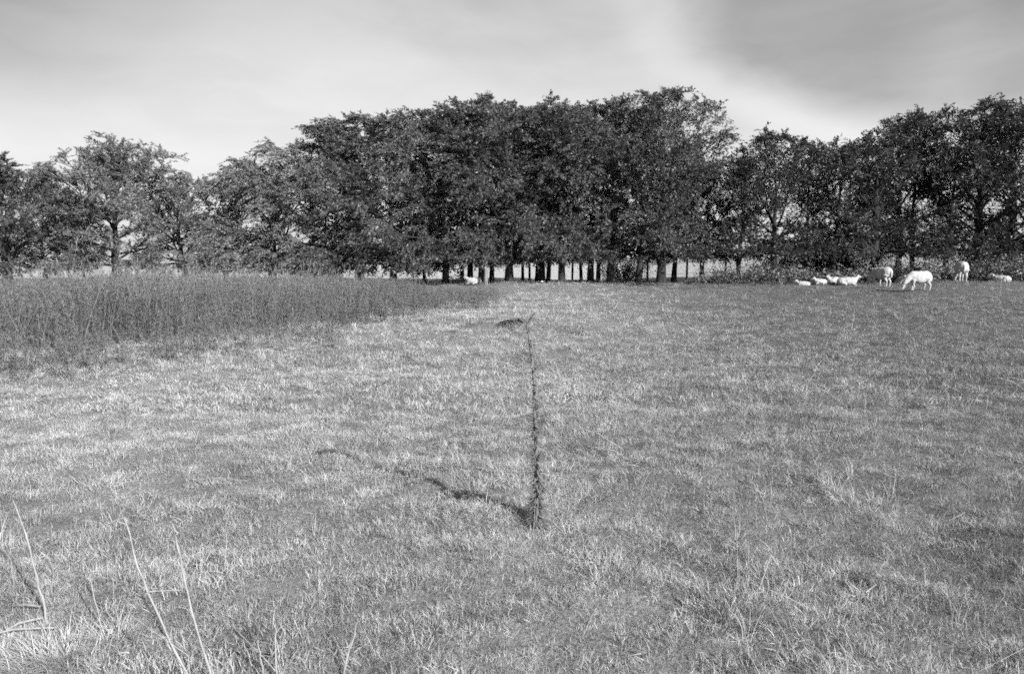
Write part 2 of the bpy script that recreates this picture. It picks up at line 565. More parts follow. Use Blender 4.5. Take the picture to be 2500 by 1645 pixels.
W_col = proto_collection('weed_plant', [weed(400 + i, q).mesh('weed', M['weed']) for i, q in enumerate((1.0, 1.1, 1.2, 1.05, .9, 1.25))])
n0 = 16000
x = rg.uniform(-26, fx[-1], n0); y = rg.uniform(8, 33, n0)
ev = .7 * np.sin(x * 1.7) + .5 * np.sin(x * 4.1 + 1) + .35 * np.sin(x * 9.3)
keep = (y > weed_front(x) + ev * .7 - .35 + np.abs(rg.normal(0, .35, n0)) - np.where(rg.uniform(0, 1, n0) < .10, rg.uniform(0, 1.4, n0), 0)) & (np.abs(x) < .68 * y + 1.5)
x = x[keep]; y = y[keep]; n = len(x)
depth = np.clip((y - weed_front(x) + .4) / 1.6, 0, 1)
thin = 1 - smooth(-4.0, fx[-1], x) * .80
keep = rg.uniform(0, 1, n) < thin * np.where(depth > .99, 1, .75)
x, y, depth = x[keep], y[keep], depth[keep]; n = len(x)
zg = height(x, y)
pxw = x / y * F + 1250
top_py = np.interp(pxw, [-300, 0, 315, 735, 998, 1050, 1190], [705, 688, 668, 672, 682, 694, 704])   # skyline of the stand
lim = EYE - (top_py - 630) / F * y - zg
s = np.minimum(1.15 * (.6 + .4 * depth), lim) * np.where(rg.uniform(0, 1, n) < .06, rg.uniform(1.0, 1.3, n), rg.uniform(.62, 1.05, n)) / 1.06
keep = s > .18
x, y, zg, s = x[keep], y[keep], zg[keep], s[keep]; n = len(x)
# stragglers thinning out to the right and in front of the stand
m = 700
u = rg.uniform(0, 1, m); px_ = 820 + 400 * u; py_ = np.interp(px_, [820, 1060, 1230], [795, 752, 728]) + rg.normal(-6, 13, m)
G_ = np.array([at(a_, b_)[:2] for a_, b_ in zip(px_, py_)])
px2 = rg.uniform(-100, 850, 260); py2 = np.interp(px2, [-100, 330, 850], [905, 866, 790]) + np.abs(rg.normal(4, 22, 260))
G2 = np.array([at(a_, b_)[:2] for a_, b_ in zip(px2, py2)])
G_ = np.vstack([G_, G2])
x = np.concatenate([x, G_[:, 0]]); y = np.concatenate([y, G_[:, 1]]); s = np.concatenate([s, np.concatenate([rg.uniform(.18, .50, m) * (1.1 - .4 * u), rg.uniform(.2, .6, 260)])]); n = len(x)
scatter('weeds', W_col, n, np.stack([x, y, height(x, y)], -1), np.stack([rg.normal(0, .14, n), rg.normal(0, .14, n), rg.uniform(0, 6.28, n)], -1),
        np.stack([.5 + .6 * s, .5 + .6 * s, s], -1), rg.integers(0, 6, n), 'dense stand of tall dark weeds at the left of the field', 'weeds')


# ------------------------------------------------------------------ trees
def unit(v): return v / (np.linalg.norm(v, axis=-1, keepdims=True) + 1e-9)


def leaves_from(P, D, q, size, up=.5):
    """rhombus leaves at P (n,3) pointing along D; returns verts, quads(as two folded tris), tone"""
    n = len(P)
    D = unit(D + q.normal(0, .33, (n, 3)))
    nrm = unit(q.normal(0, 1, (n, 3)) + np.array([0, -.15, up * 2]))
    S = unit(np.cross(D, nrm))
    N2 = np.cross(S, D)
    L = (size * q.uniform(.6, 1.3, n))[:, None]; Wd = L * q.uniform(.42, .66, n)[:, None]
    V = np.stack([P - S * Wd * .5, P + S * Wd * .5 + D * L * .25, P + D * L - N2 * L * .12], 1).reshape(-1, 3)
    T = np.arange(n * 3).reshape(-1, 3)
    return V, T


def grow(p, d, L, n, q, pull, wob=.12):
    """polyline of n points from p along d; pull is added to the direction at each step"""
    pts = [np.array(p, float)]; d = d / np.linalg.norm(d)
    for _ in range(n - 1):
        d = d + pull / (n - 1) + q.normal(0, wob, 3) / 1.5
        d = d / np.linalg.norm(d)
        pts.append(pts[-1] + d * L / (n - 1))
    return np.array(pts)


def lerp_poly(P, s):
    n = len(P) - 1; f = min(max(s, 0), .9999) * n; i = int(f)
    return P[i] + (P[i + 1] - P[i]) * (f - i), unit(P[i + 1] - P[i])


def make_tree(seed, Ht, Rad, tr, lean=(0, 0), wind=0.0, limbs=18, dens=1.0, cb=.17, browse=.75, leaf=.100, skirt=0, droop=.35, mat='leaf', bark='bark', flare=True, top=1.0):
    q = np.random.default_rng(seed)
    tg = Geo(); P = []; D = []; tw = Geo()
    nT = 9; TH = .80
    hs = np.linspace(0, TH, nT)
    wob = np.cumsum(q.normal(0, .045 * Ht / 8, (nT, 2)), axis=0); wob[0] = 0; wob[1] *= .3
    T = np.stack([lean[0] * hs * Ht + wob[:, 0] + wind * .12 * Ht * hs ** 2, lean[1] * hs * Ht + wob[:, 1], hs * Ht], -1)
    r = tr * (1 - hs / TH * .88)
    r[0] *= 1.22
    T[0, 2] = -.25
    LIMBS = []; SECS = []
    floor_z = browse + .30
    for i in range(-skirt, limbs):
        s = cb + (.99 - cb) * ((i + q.uniform(.1, .9)) / limbs) if i >= 0 else cb * q.uniform(.9, 1.6)
        f = max(0, (s - cb) / (.99 - cb))
        base, _ = lerp_poly(T, s)
        az = i * 2.39996 + q.normal(0, .45)
        L = Rad * (1 - .40 * f ** 1.7) * q.uniform(.62, 1.2) * (.8 if f < .18 and i >= 0 else 1)
        el = R(22 + 50 * f ** 1.1 + q.normal(0, 9)) if i >= 0 else R(q.uniform(-6, 10))
        d = np.array([math.cos(az) * math.cos(el), math.sin(az) * math.cos(el), math.sin(el)])
        lo = 1 - f
        pull = np.array([wind * .9, 0, .45 - droop * 2.1 * lo])
        LB = grow(base, d, L, 7, q, pull)
        LB[1:, 2] = np.maximum(LB[1:, 2], floor_z + .15 * q.uniform(0, 1, 6))
        r0 = min(tr * (.40 * (1 - s) + .10), .06)
        LIMBS.append((LB, r0))
        nsec = int(5 + L * 1.5)
        for j in range(nsec):
            ss = .22 + .78 * (j + q.uniform()) / nsec
            b2, d2 = lerp_poly(LB, ss)
            side = unit(np.cross(d2, q.normal(0, 1, 3))); side[2] *= .85
            d3 = unit(d2 * .8 + side * q.uniform(.5, 1.0) + np.array([wind * .35, 0, .10 + .25 * f]))
            L2 = (.45 + .34 * L * (1 - ss * .5)) * q.uniform(.55, 1.3)
            SB = grow(b2, d3, L2, 5, q, np.array([wind * .6, 0, -droop * 1.1]), .15)
            SB[1:, 2] = np.maximum(SB[1:, 2], floor_z - .1)
            SECS.append((SB, r0))
            nt = int(4 + L2 * 4)
            for k in range(nt):
                s3 = .1 + .9 * (k + q.uniform()) / nt
                b3, d4 = lerp_poly(SB, s3)
                sd = unit(np.cross(d4, q.normal(0, 1, 3))); sd[2] *= 1.0
                d5 = unit(d4 + sd * q.uniform(.3, 1.05) + np.array([wind * .8, 0, wind * .3]))
                Lt = q.uniform(.30, .85)
                m = int(round(q.uniform(21, 31) * dens))
                u = q.uniform(.0, 1, m)[:, None]
                pp = b3 + d5 * Lt * u + np.array([0, 0, -droop * (.45 + .9 * lo * lo)]) * (u * Lt) ** 1.2 + q.normal(0, .035, (m, 3))
                P.append(pp); D.append(np.broadcast_to(d5 + np.array([0, 0, -droop * .9]), (m, 3)))
    P = np.vstack(P); D = np.vstack(D)
    H0 = np.percentile(P[:, 2], 98); cz = .42 * H0
    cx = wind * .06 * Ht + lean[0] * .5 * Ht + np.median(P[:, 0]) * .6
    def dome(A):
        A = np.array(A, float)
        d = np.stack([(A[:, 0] - cx) / (Rad * .98), A[:, 1] / (Rad * .98), (A[:, 2] - cz) / (H0 - cz)], -1)
        rr = np.linalg.norm(d, axis=1)
        k = np.where(rr > .86, (.86 + (rr - .86) * .42) / np.maximum(rr, 1e-6), 1.0)
        k = np.where(A[:, 2] > .3, k, 1.0)
        A[:, 0] = cx + (A[:, 0] - cx) * k; A[:, 1] *= k
        A[:, 2] = np.where(A[:, 2] > cz, cz + (A[:, 2] - cz) * k, A[:, 2])
        return A
    P = dome(P); T = T
    LIMBS = [(dome(a_), b_) for a_, b_ in LIMBS]; SECS = [(dome(a_), b_) for a_, b_ in SECS]
    z0 = browse + .3
    kz = (Ht - z0) / (np.percentile(P[:, 2], 99.8) - z0)
    def sc(A):
        A = A.copy(); A[:, 2] = np.where(A[:, 2] > z0, z0 + (A[:, 2] - z0) * kz, A[:, 2]); return A
    tg.tube(sc(T), r, 8, .5)
    for LB, r0 in LIMBS: tg.tube(sc(LB), np.linspace(r0, r0 * .18, 7), 5, .5, cap=False)
    for SB, r0 in SECS: tw.tube(sc(SB), np.linspace(r0 * .25 + .004, .004, 5), 3, .5, cap=False)
    P = sc(P)
    ok = P[:, 2] > browse + .18 * np.sin(P[:, 0] * 2.3 + seed) + q.normal(0, .12, len(P))
    P = P[ok]; D = D[ok]
    V, Tt = leaves_from(P, D, q, leaf)
    tone = np.repeat(np.clip(q.normal(.42, .24, len(P)) + .12 * np.sin(P[:, 0] * 1.9 + P[:, 2] * 2.3 + seed), 0, 1), 3)
    crown = mesh_np('crown', V, Tt, M[mat], False, {'tone': tone})
    trunk = tg.mesh('trunk', M[bark], True)
    twigs = tw.mesh('branches', M[bark], True)
    return trunk, twigs, crown, len(P)


TOTAL = 0


def plant_tree(px, Yd, ytop, Rad, tr, label, seed, group='trees of the shelter belt', Ht=None, **kw):
    global TOTAL
    x, y, z = on(px, Yd)
    if Ht is None: Ht = float(pt(px, ytop, Yd)[2]) - z
    tk, bw_, cr, n = make_tree(seed, Ht, Rad * (1.6 if 600 < px < 1500 else 1.48 if px < 600 else 1.35), tr, **kw)
    TOTAL += n
    root = empty('tree', (x, y, z))
    tag(root, label, 'tree', group)
    link('trunk', tk, root); link('branches', bw_, root)['kind'] = 'stuff'
    link('crown', cr, root)['kind'] = 'stuff'
    return root


TREES = [
    # px, depth, ytop, radius, trunk radius, label, kwargs
    (20, 38, 385, 3.0, .22, 'dense dark tree with low foliage, cut by the left edge of the photo', dict(mat='leaf', browse=.3, cb=.12, limbs=24, dens=1.2)),
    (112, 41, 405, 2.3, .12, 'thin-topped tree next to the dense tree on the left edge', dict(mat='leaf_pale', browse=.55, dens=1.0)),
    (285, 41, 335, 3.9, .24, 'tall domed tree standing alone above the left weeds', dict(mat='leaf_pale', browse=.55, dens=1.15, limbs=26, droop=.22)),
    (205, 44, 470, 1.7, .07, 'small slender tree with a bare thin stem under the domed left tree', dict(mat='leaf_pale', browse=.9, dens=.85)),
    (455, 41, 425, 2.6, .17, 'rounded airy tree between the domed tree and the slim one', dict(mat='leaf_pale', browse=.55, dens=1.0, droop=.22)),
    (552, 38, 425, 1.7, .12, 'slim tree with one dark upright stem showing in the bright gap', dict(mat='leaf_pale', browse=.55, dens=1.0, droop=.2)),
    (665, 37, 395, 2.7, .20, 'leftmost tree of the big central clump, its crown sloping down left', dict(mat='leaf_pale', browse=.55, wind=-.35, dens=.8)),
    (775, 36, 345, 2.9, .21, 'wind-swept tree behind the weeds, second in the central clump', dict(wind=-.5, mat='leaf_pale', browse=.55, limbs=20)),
    (880, 36, 295, 3.1, .22, 'tall wind-swept tree whose drooping sprays hang over the weeds', dict(wind=-.5, limbs=24, browse=.5)),
    (960, 35, 285, 2.6, .17, 'leaning tree with drooping sprays right of the tall wind-swept one', dict(wind=-.5, browse=.6, limbs=20)),
    (1036, 37, 300, 2.0, .08, 'thin-stemmed tree at the ragged right end of the weeds', dict(wind=-.3)),
    (1088, 35, 268, 2.8, .17, 'tree with a pale low-hanging spray left of the lying central sheep', dict(wind=-.4, mat='leaf', browse=.75)),
    (1128, 38, 280, 2.0, .11, 'tree of the back row just above the lying central sheep', dict()),
    (1147, 36, 250, 2.4, .15, 'tree rising directly behind the lying central sheep', dict(wind=-.2)),
    (1176, 35, 262, 2.3, .16, 'tree with a dark trunk right behind the pale lone post', dict(wind=-.3)),
    (1200, 37, 235, 2.3, .12, 'forked tree between the pale lone post and the thick flared trunk', dict(wind=-.2)),
    (1243, 35, 242, 2.7, .20, 'tree with a thick trunk flaring at its foot near the middle', dict(wind=-.15)),
    (1276, 40, 280, 1.6, .08, 'first of three thin stems right of the thick flared trunk', dict()),
    (1293, 40, 285, 1.5, .06, 'straightest and thinnest stem right of the thick flared trunk', dict(lean=(0, 0))),
    (1308, 39, 275, 1.6, .07, 'thin leaning stem just left of the dark twin trunks', dict(lean=(.08, 0))),
    (1322, 36, 255, 2.4, .17, 'upright trunk of the dark pair in mid belt', dict(lean=(0, 0))),
    (1337, 37, 262, 1.9, .11, 'slanting trunk of the dark pair in mid belt', dict(lean=(.06, 0))),
    (1372, 35, 240, 2.6, .16, 'tree with a tapering trunk leaning left beside the first fence post', dict(lean=(-.05, 0))),
    (1420, 37, 252, 1.9, .08, 'thin leaning stem right of the first fence post', dict(lean=(-.06, 0))),
    (1441, 39, 270, 2.0, .17, 'tree with a paler grey trunk in the back row', dict(bark='bark_pale')),
    (1460, 39, 265, 1.8, .11, 'narrow tree beside the paler grey trunk', dict(bark='bark_pale')),
    (1490, 35, 235, 2.7, .17, 'tree with a broad straight trunk under the highest tops', dict(droop=.3, lean=(0, 0))),
    (1556, 35, 260, 2.4, .15, 'tree with a trunk leaning right and a low side limb', dict(lean=(.12, 0))),
    (1613, 34.5, 218, 3.4, .20, 'tallest and thickest tree, at the right end of the central clump', dict(limbs=24, droop=.2, cb=.18)),
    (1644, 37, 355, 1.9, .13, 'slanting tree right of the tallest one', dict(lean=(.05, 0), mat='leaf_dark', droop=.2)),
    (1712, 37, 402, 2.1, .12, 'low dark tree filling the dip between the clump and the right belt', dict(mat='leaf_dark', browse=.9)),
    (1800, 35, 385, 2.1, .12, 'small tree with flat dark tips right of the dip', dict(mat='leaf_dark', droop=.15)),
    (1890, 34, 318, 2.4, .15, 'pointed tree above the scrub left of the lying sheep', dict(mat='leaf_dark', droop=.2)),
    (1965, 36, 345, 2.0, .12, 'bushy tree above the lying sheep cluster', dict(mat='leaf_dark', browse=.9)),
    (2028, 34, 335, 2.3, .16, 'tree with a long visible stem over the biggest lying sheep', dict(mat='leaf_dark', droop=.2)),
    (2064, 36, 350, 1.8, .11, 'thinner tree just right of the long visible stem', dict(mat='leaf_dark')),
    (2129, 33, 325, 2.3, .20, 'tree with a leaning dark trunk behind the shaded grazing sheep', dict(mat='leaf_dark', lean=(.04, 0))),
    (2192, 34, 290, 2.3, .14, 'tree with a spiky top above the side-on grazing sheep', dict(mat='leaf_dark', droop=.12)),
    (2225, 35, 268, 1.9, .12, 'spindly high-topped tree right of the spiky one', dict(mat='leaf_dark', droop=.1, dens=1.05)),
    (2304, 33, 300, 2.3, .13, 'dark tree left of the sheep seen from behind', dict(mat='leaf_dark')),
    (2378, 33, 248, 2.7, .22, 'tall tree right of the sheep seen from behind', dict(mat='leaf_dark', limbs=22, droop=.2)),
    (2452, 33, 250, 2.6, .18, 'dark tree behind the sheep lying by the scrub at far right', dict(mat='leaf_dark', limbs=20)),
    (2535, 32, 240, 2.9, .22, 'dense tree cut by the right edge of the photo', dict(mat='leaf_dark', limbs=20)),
]
for k, (px, Yd, yt, rad, tr, lab, kw) in enumerate(TREES):
    if 100 < px < 600: kw['dens'] = kw.get('dens', 1) * .9
    if 1000 < px < 1680: kw['browse'] = .98
    if 1600 < px < 1620: kw['dens'] = .78
    if 'lean' not in kw: kw['lean'] = (random.Random(k * 31 + 5).gauss(0, .035), 0)
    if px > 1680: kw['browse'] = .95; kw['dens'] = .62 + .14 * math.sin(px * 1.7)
    if 1180 < px < 1500: kw.setdefault('wind', -.12)
    if Yd >= 39 and 1200 < px < 1500: kw['dens'] = .55      # back row, mostly hidden
    plant_tree(px, Yd, yt, rad, tr, lab, 911 + k * 7, skirt=3 if px < 600 else 6 if px < 1000 else (3 if px < 1200 else 2 if px < 1600 else 3), **kw)


# ------------------------------------------------------------------ scrub under the right-hand trees
def make_bush(seed, w_, h_, n, leaf=.10, mat='leaf_bush'):
    q = np.random.default_rng(seed); g = Geo(); P = []; D = []
    for i in range(int(10 + n / 60)):
        a = q.uniform(0, 6.28); rr = q.uniform(0, w_ * .45)
        b = np.array([np.cos(a) * rr, np.sin(a) * rr * .7, -.05])
        d = np.array([np.cos(a) * .5, np.sin(a) * .5, 1.2])
        L = h_ * q.uniform(.6, 1.05)
        S = grow(b, d, L, 4, q, np.array([0, 0, -.3]), .2)
        g.tube(S, np.linspace(.012, .004, 4), 3, .5, cap=False)
        m = int(n / (10 + n / 60))
        u = q.uniform(.1, 1, m)
        pp = np.array([lerp_poly(S, v)[0] for v in u]) + q.normal(0, .13, (m, 3))
        P.append(pp); D.append(q.normal(0, 1, (m, 3)) + [0, 0, .5])
    P = np.vstack(P); D = np.vstack(D); ok = P[:, 2] > .02; P = P[ok]; D = D[ok]
    V, T = leaves_from(P, D, q, leaf)
    tone = np.repeat(np.clip(q.normal(.5, .22, len(P)), 0, 1), 3)
    return g.mesh('stems', M['bark'], True), mesh_np('foliage', V, T, M[mat], False, {'tone': tone})


BUSHES = [
    (1762, 34.5, 2.2, .75, 'pale scrubby bush in the dip of the tree belt'),
    (1850, 34, 2.4, .9, 'bush of pale scrub below the pointed tree'),
    (1925, 33.5, 2.0, .8, 'bush just left of the small lying sheep'),
    (2105, 34, 1.5, .8, 'bush between the biggest lying sheep and the shaded grazer'),
    (2210, 33.5, 1.8, 1.0, 'bush behind the back of the side-on grazing sheep'),
    (2262, 33, 1.2, 1.0, 'upright bush between the side-on grazer and the sheep seen from behind'),
    (2410, 32.5, 1.7, 1.0, 'bush left of the sheep lying at far right'),
    (2480, 32, 1.9, 1.0, 'bush right of the sheep lying at far right'),
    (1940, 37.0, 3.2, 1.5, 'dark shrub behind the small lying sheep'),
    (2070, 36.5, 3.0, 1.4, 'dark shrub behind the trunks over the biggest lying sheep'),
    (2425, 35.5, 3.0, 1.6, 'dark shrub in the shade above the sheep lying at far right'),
    (2010, 33.0, 1.6, .7, 'low pale bush directly behind the biggest lying sheep'),
    (2345, 33.0, 1.6, .9, 'bush in front of which the sheep seen from behind stands'),
    (1520, 41, 2.2, 1.4, 'grey shrub behind the trunks left of the leaning trunk'),
    (1122, 34.5, 1.3, .45, 'low dark bush at the tree foot beside the lying central sheep'),
]
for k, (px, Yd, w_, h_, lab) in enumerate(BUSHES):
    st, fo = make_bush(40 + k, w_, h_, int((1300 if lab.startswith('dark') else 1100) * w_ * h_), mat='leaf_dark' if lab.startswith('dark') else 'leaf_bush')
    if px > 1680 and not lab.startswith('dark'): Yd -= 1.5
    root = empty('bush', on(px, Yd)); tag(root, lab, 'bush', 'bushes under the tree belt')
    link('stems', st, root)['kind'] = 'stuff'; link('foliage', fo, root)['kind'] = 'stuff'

# low undergrowth at the tree feet
u_meshes = []
for i in range(5):
    q = np.random.default_rng(600 + i); g = Geo()
    for k in range(40):
        a = q.uniform(0, 6.28); rr = q.uniform(0, .22)
        blade_strip(g, (np.cos(a) * rr, np.sin(a) * rr, -.02), (np.cos(a) * .5, np.sin(a) * .5, 1), q.uniform(.1, .38), q.uniform(.012, .03), q.uniform(.3, 1.2), 2, q.uniform(0, 1))
    u_meshes.append(g.mesh('undergrowth', M['undergrowth']))
U = proto_collection('undergrowth_plant', u_meshes)
n = 3200
px = rg.uniform(-100, 2600, n); yd = np.where(px < 1750, rg.normal(35.8, .9, n), rg.normal(33.4, .8, n)) + rg.normal(0, .4, n)
x = (px - 1250) / F * yd; keep = rg.uniform(0, 1, n) < np.where(px < 1000, .35, np.where(px < 1720, .45, 1))
x = x[keep]; yd = yd[keep]; pxk = px[keep]; n = len(x)
s = rg.uniform(.4, 1.1, n) * np.where(pxk < 1720, .6, 1.25)
scatter('undergrowth', U, n, np.stack([x, yd, height(x, yd)], -1), np.stack([rg.normal(0, .1, n), rg.normal(0, .1, n), rg.uniform(0, 6.28, n)], -1),
        np.stack([s, s, s], -1), rg.integers(0, 5, n), 'low rough undergrowth along the feet of the trees', 'undergrowth')

# ------------------------------------------------------------------ fence among the trunks
posts = [(1397, 38.5, 1.15), (1580, 37.5, 1.15), (1676, 37.2, 1.1), (1770, 37.0, 1.05)]
x0, y0, z0 = on(posts[0][0], posts[0][1])
fence = empty('wire_fence', (x0, y0, z0))
tag(fence, 'wire fence on thin dark posts running behind the tree trunks', 'fence')
tops = []
for px, yd, hh in posts:
    x, y, z = on(px, yd)
    o = Vector((x - x0, y - y0, z - z0))
    g = Geo(); g.tube([[0, 0, -.2], [.01, 0, hh * .5], [.02, .01, hh]], [.055, .052, .045], 7)
    link('post', g.mesh('post', M['post']), fence, o)
    tops.append(np.array([o.x, o.y, o.z]))
for hh in (.45, .95):
    g = Geo()
    pts = []
    for a, b in zip(tops[:-1], tops[1:]):
        for t in (0, .25, .5, .75): pts.append(a + (b - a) * t + np.array([0, -.05, hh - .05 * math.sin(math.pi * t)]))
    pts.append(tops[-1] + np.array([0, -.05, hh]))
    g.tube(pts, .006, 4)
    link('wire', g.mesh('wire', M['wire']), fence)

g = Geo(); g.tube([[0, 0, -.2], [.0, 0, .3], [.015, 0, .58], [.015, 0, .62]], [.085, .08, .075, .06], 8)
o = link('post', g.mesh('post', M['post_pale'], True), None, on(1186, 31))
o.name = 'wooden_post'
tag(o, 'pale weathered post standing alone beside the lying central sheep', 'post')


# ------------------------------------------------------------------ sheep
import bmesh


def ell(bm, c, r, rot=None, seg=14):
    m = Matrix.Translation(c)
    if rot is not None: m = m @ rot
    m = m @ Matrix.Diagonal((r[0], r[1], r[2], 1))
    bmesh.ops.create_uvsphere(bm, u_segments=seg, v_segments=10, radius=1, matrix=m)


def caps(bm, pts, rad, seg=9):
    """closed tapered tube"""
    g = Geo(); g.tube(np.array(pts), rad, seg)
    V = np.vstack(g.v); vs_ = [bm.verts.new(v) for v in V]
    for f in np.vstack(g.q): bm.faces.new([vs_[i] for i in f])
    for f in np.vstack(g.t): bm.faces.new([vs_[i] for i in f])
    bm.faces.new([vs_[i] for i in range(seg)][::-1])


def sheep_mesh(pose, turn=0.0):
    """faces +X, feet at z=0; 'graze' or 'lie'"""
    bm = bmesh.new()
    if pose == 'graze':
        ell(bm, (0, 0, .53), (.44, .215, .225))
        ell(bm, (-.24, 0, .545), (.24, .205, .215)); ell(bm, (.24, 0, .54), (.23, .19, .21))
        ell(bm, (0, 0, .46), (.34, .20, .20))
        tx, ty = math.cos(turn), math.sin(turn)
        caps(bm, [(.30, 0, .56), (.44 , .04 * ty, .47), (.44 + .13 * tx, .13 * ty, .34), (.44 + .19 * tx, .19 * ty, .24)], [.17, .135, .095, .075])
        h = Vector((.44 + .22 * tx, .22 * ty, .17))
        caps(bm, [(h.x - .05 * tx, h.y - .05 * ty, .235), (h.x, h.y, .17), (h.x + .035 * tx, h.y + .035 * ty, .09), (h.x + .045 * tx, h.y + .045 * ty, .045)], [.062, .07, .048, .036])
        for s in (-1, 1):
            b = Vector((h.x - .035 * tx - s * .05 * ty, h.y - .035 * ty + s * .05 * tx, .235))
            e = b + Vector((-.03 * tx - s * .10 * ty, -.03 * ty + s * .10 * tx, .015))
            caps(bm, [tuple(b), tuple((b + e) / 2), tuple(e)], [.02, .028, .008], 6)
        for s in (-1, 1):
            dx = .04 * s
            caps(bm, [(.24 + dx, s * .11, .42), (.25 + dx, s * .115, .27), (.235 + dx, s * .115, .20), (.25 + dx, s * .115, .06), (.27 + dx, s * .115, 0)], [.075, .045, .034, .026, .034])
            caps(bm, [(-.30 - dx, s * .11, .46), (-.25 - dx, s * .12, .31), (-.355 - dx, s * .12, .20), (-.335 - dx, s * .12, .07), (-.31 - dx, s * .12, 0)], [.12, .065, .036, .028, .034])
        caps(bm, [(-.43, 0, .62), (-.485, 0, .54), (-.49, .01, .42), (-.47, .01, .34)], [.05, .045, .04, .03], 8)
        eyes = [(h.x + .01 * tx - s * .058 * ty, h.y + .01 * ty + s * .058 * tx, .185) for s in (-1, 1)]
    else:
        ell(bm, (0, 0, .21), (.47, .26, .225)); ell(bm, (-.25, 0, .20), (.27, .27, .21)); ell(bm, (.20, 0, .22), (.27, .235, .22))
        tx, ty = math.cos(turn), math.sin(turn)
        caps(bm, [(.28, 0, .25), (.40, 0, .34), (.46, .02 * ty, .42), (.48, .03 * ty, .47)], [.16, .12, .09, .075])
        h = Vector((.50, .03 * ty, .48))
        caps(bm, [(h.x - .05 * tx, h.y - .05 * ty, .50), (h.x + .03 * tx, h.y + .03 * ty, .475), (h.x + .11 * tx, h.y + .11 * ty, .44), (h.x + .15 * tx, h.y + .15 * ty, .42)], [.065, .068, .046, .034])
        for s in (-1, 1):
            b = Vector((h.x - .03 * tx - s * .05 * ty, h.y - .03 * ty + s * .05 * tx, .52))
            e = b + Vector((-.03 * tx - s * .10 * ty, -.03 * ty + s * .10 * tx, .025))
            caps(bm, [tuple(b), tuple((b + e) / 2), tuple(e)], [.02, .028, .008], 6)
            caps(bm, [(.24, s * .16, .10), (.38, s * .18, .06), (.44, s * .17, .04), (.34, s * .15, .03)], [.06, .04, .032, .03], 7)
            caps(bm, [(-.26, s * .20, .14), (-.06, s * .28, .08), (-.10, s * .30, .045), (-.02, s * .31, .035)], [.11, .05, .04, .034], 7)
        eyes = [(h.x + .045 * tx - s * .06 * ty, h.y + .045 * ty + s * .06 * tx, .49) for s in (-1, 1)]
    me = bpy.data.meshes.new('body'); bm.to_mesh(me); bm.free()
    me.materials.append(M['wool'])
    return me, eyes


fleece_tex = bpy.data.textures.new('fleece', 'CLOUDS'); fleece_tex.noise_scale = .07


def sheep(loc, rz, pose, label, size=1.0, turn=0.0, group='sheep in the field'):
    root = empty('sheep', loc, rz); root.scale = (size,) * 3
    tag(root, label, 'sheep', group)
    me, eyes = sheep_mesh(pose, turn)
    b = link('body', me, root)
    rm = b.modifiers.new('blend', 'REMESH'); rm.mode = 'VOXEL'; rm.voxel_size = .016; rm.use_smooth_shade = True
    sm_ = b.modifiers.new('smooth', 'SMOOTH'); sm_.iterations = 5; sm_.factor = .5
    dp = b.modifiers.new('fleece', 'DISPLACE'); dp.texture = fleece_tex; dp.strength = .022; dp.mid_level = .5
    for e in eyes:
        bm = bmesh.new(); bmesh.ops.create_uvsphere(bm, u_segments=8, v_segments=6, radius=.012)
        m2 = bpy.data.meshes.new('eye'); bm.to_mesh(m2); bm.free(); m2.materials.append(M['eye'])
        link('eye', m2, root, e)
    return root


def g_at(px, py, dz=0): x, y, z = at(px, py); return (x, y, z + dz)


sheep(g_at(2152, 700), R(108), 'graze', 'grazing sheep turned away with its left side in shade', .86, .3)
sheep(g_at(2243, 709), R(184), 'graze', 'white sheep grazing side-on, head down to the left', .79, .2)
sheep(g_at(2345, 687), R(74), 'graze', 'white sheep seen from behind, highest up the slope', .92, .2)
LIE = on(2068, 30.3)
sheep(on(2068, 30.3), R(-18), 'lie', 'biggest lying sheep, stretched out with its head to the right', .74, .2)
sheep(on(2037, 30.9), R(200), 'lie', 'sheep lying half hidden behind the tail of the biggest lying one', .66, .3)
sheep(on(1961, 30.6), R(160), 'lie', 'leftmost sheep of the lying cluster under the right trees', .50, .8)
sheep(on(2003, 30.9), R(185), 'lie', 'small lying sheep second from the left of the lying cluster', .52, .4)
sheep(on(2200, 31.2), R(265), 'lie', 'sheep lying far back showing only head and ears between grazers', .6, .1)
sheep(on(2444, 30), R(130), 'lie', 'sheep lying by the scrub at the far right', .66, .6)
sheep(on(1156, 31.5), R(165), 'lie', 'sheep lying alone by the pale post in the middle', .62, .3)

bm = bmesh.new(); bmesh.ops.create_icosphere(bm, subdivisions=2, radius=.09)
for v in bm.verts: v.co.z *= .45; v.co *= 1 + .15 * math.sin(v.co.x * 40 + v.co.y * 31)
me = bpy.data.meshes.new('stone'); bm.to_mesh(me); bm.free(); me.materials.append(M['stone'])
tag(link('stone', me, None, Vector(on(1325, 33.5)) + Vector((0, 0, .05))), 'small white stone in the grass below the dark twin trunks', 'stone')

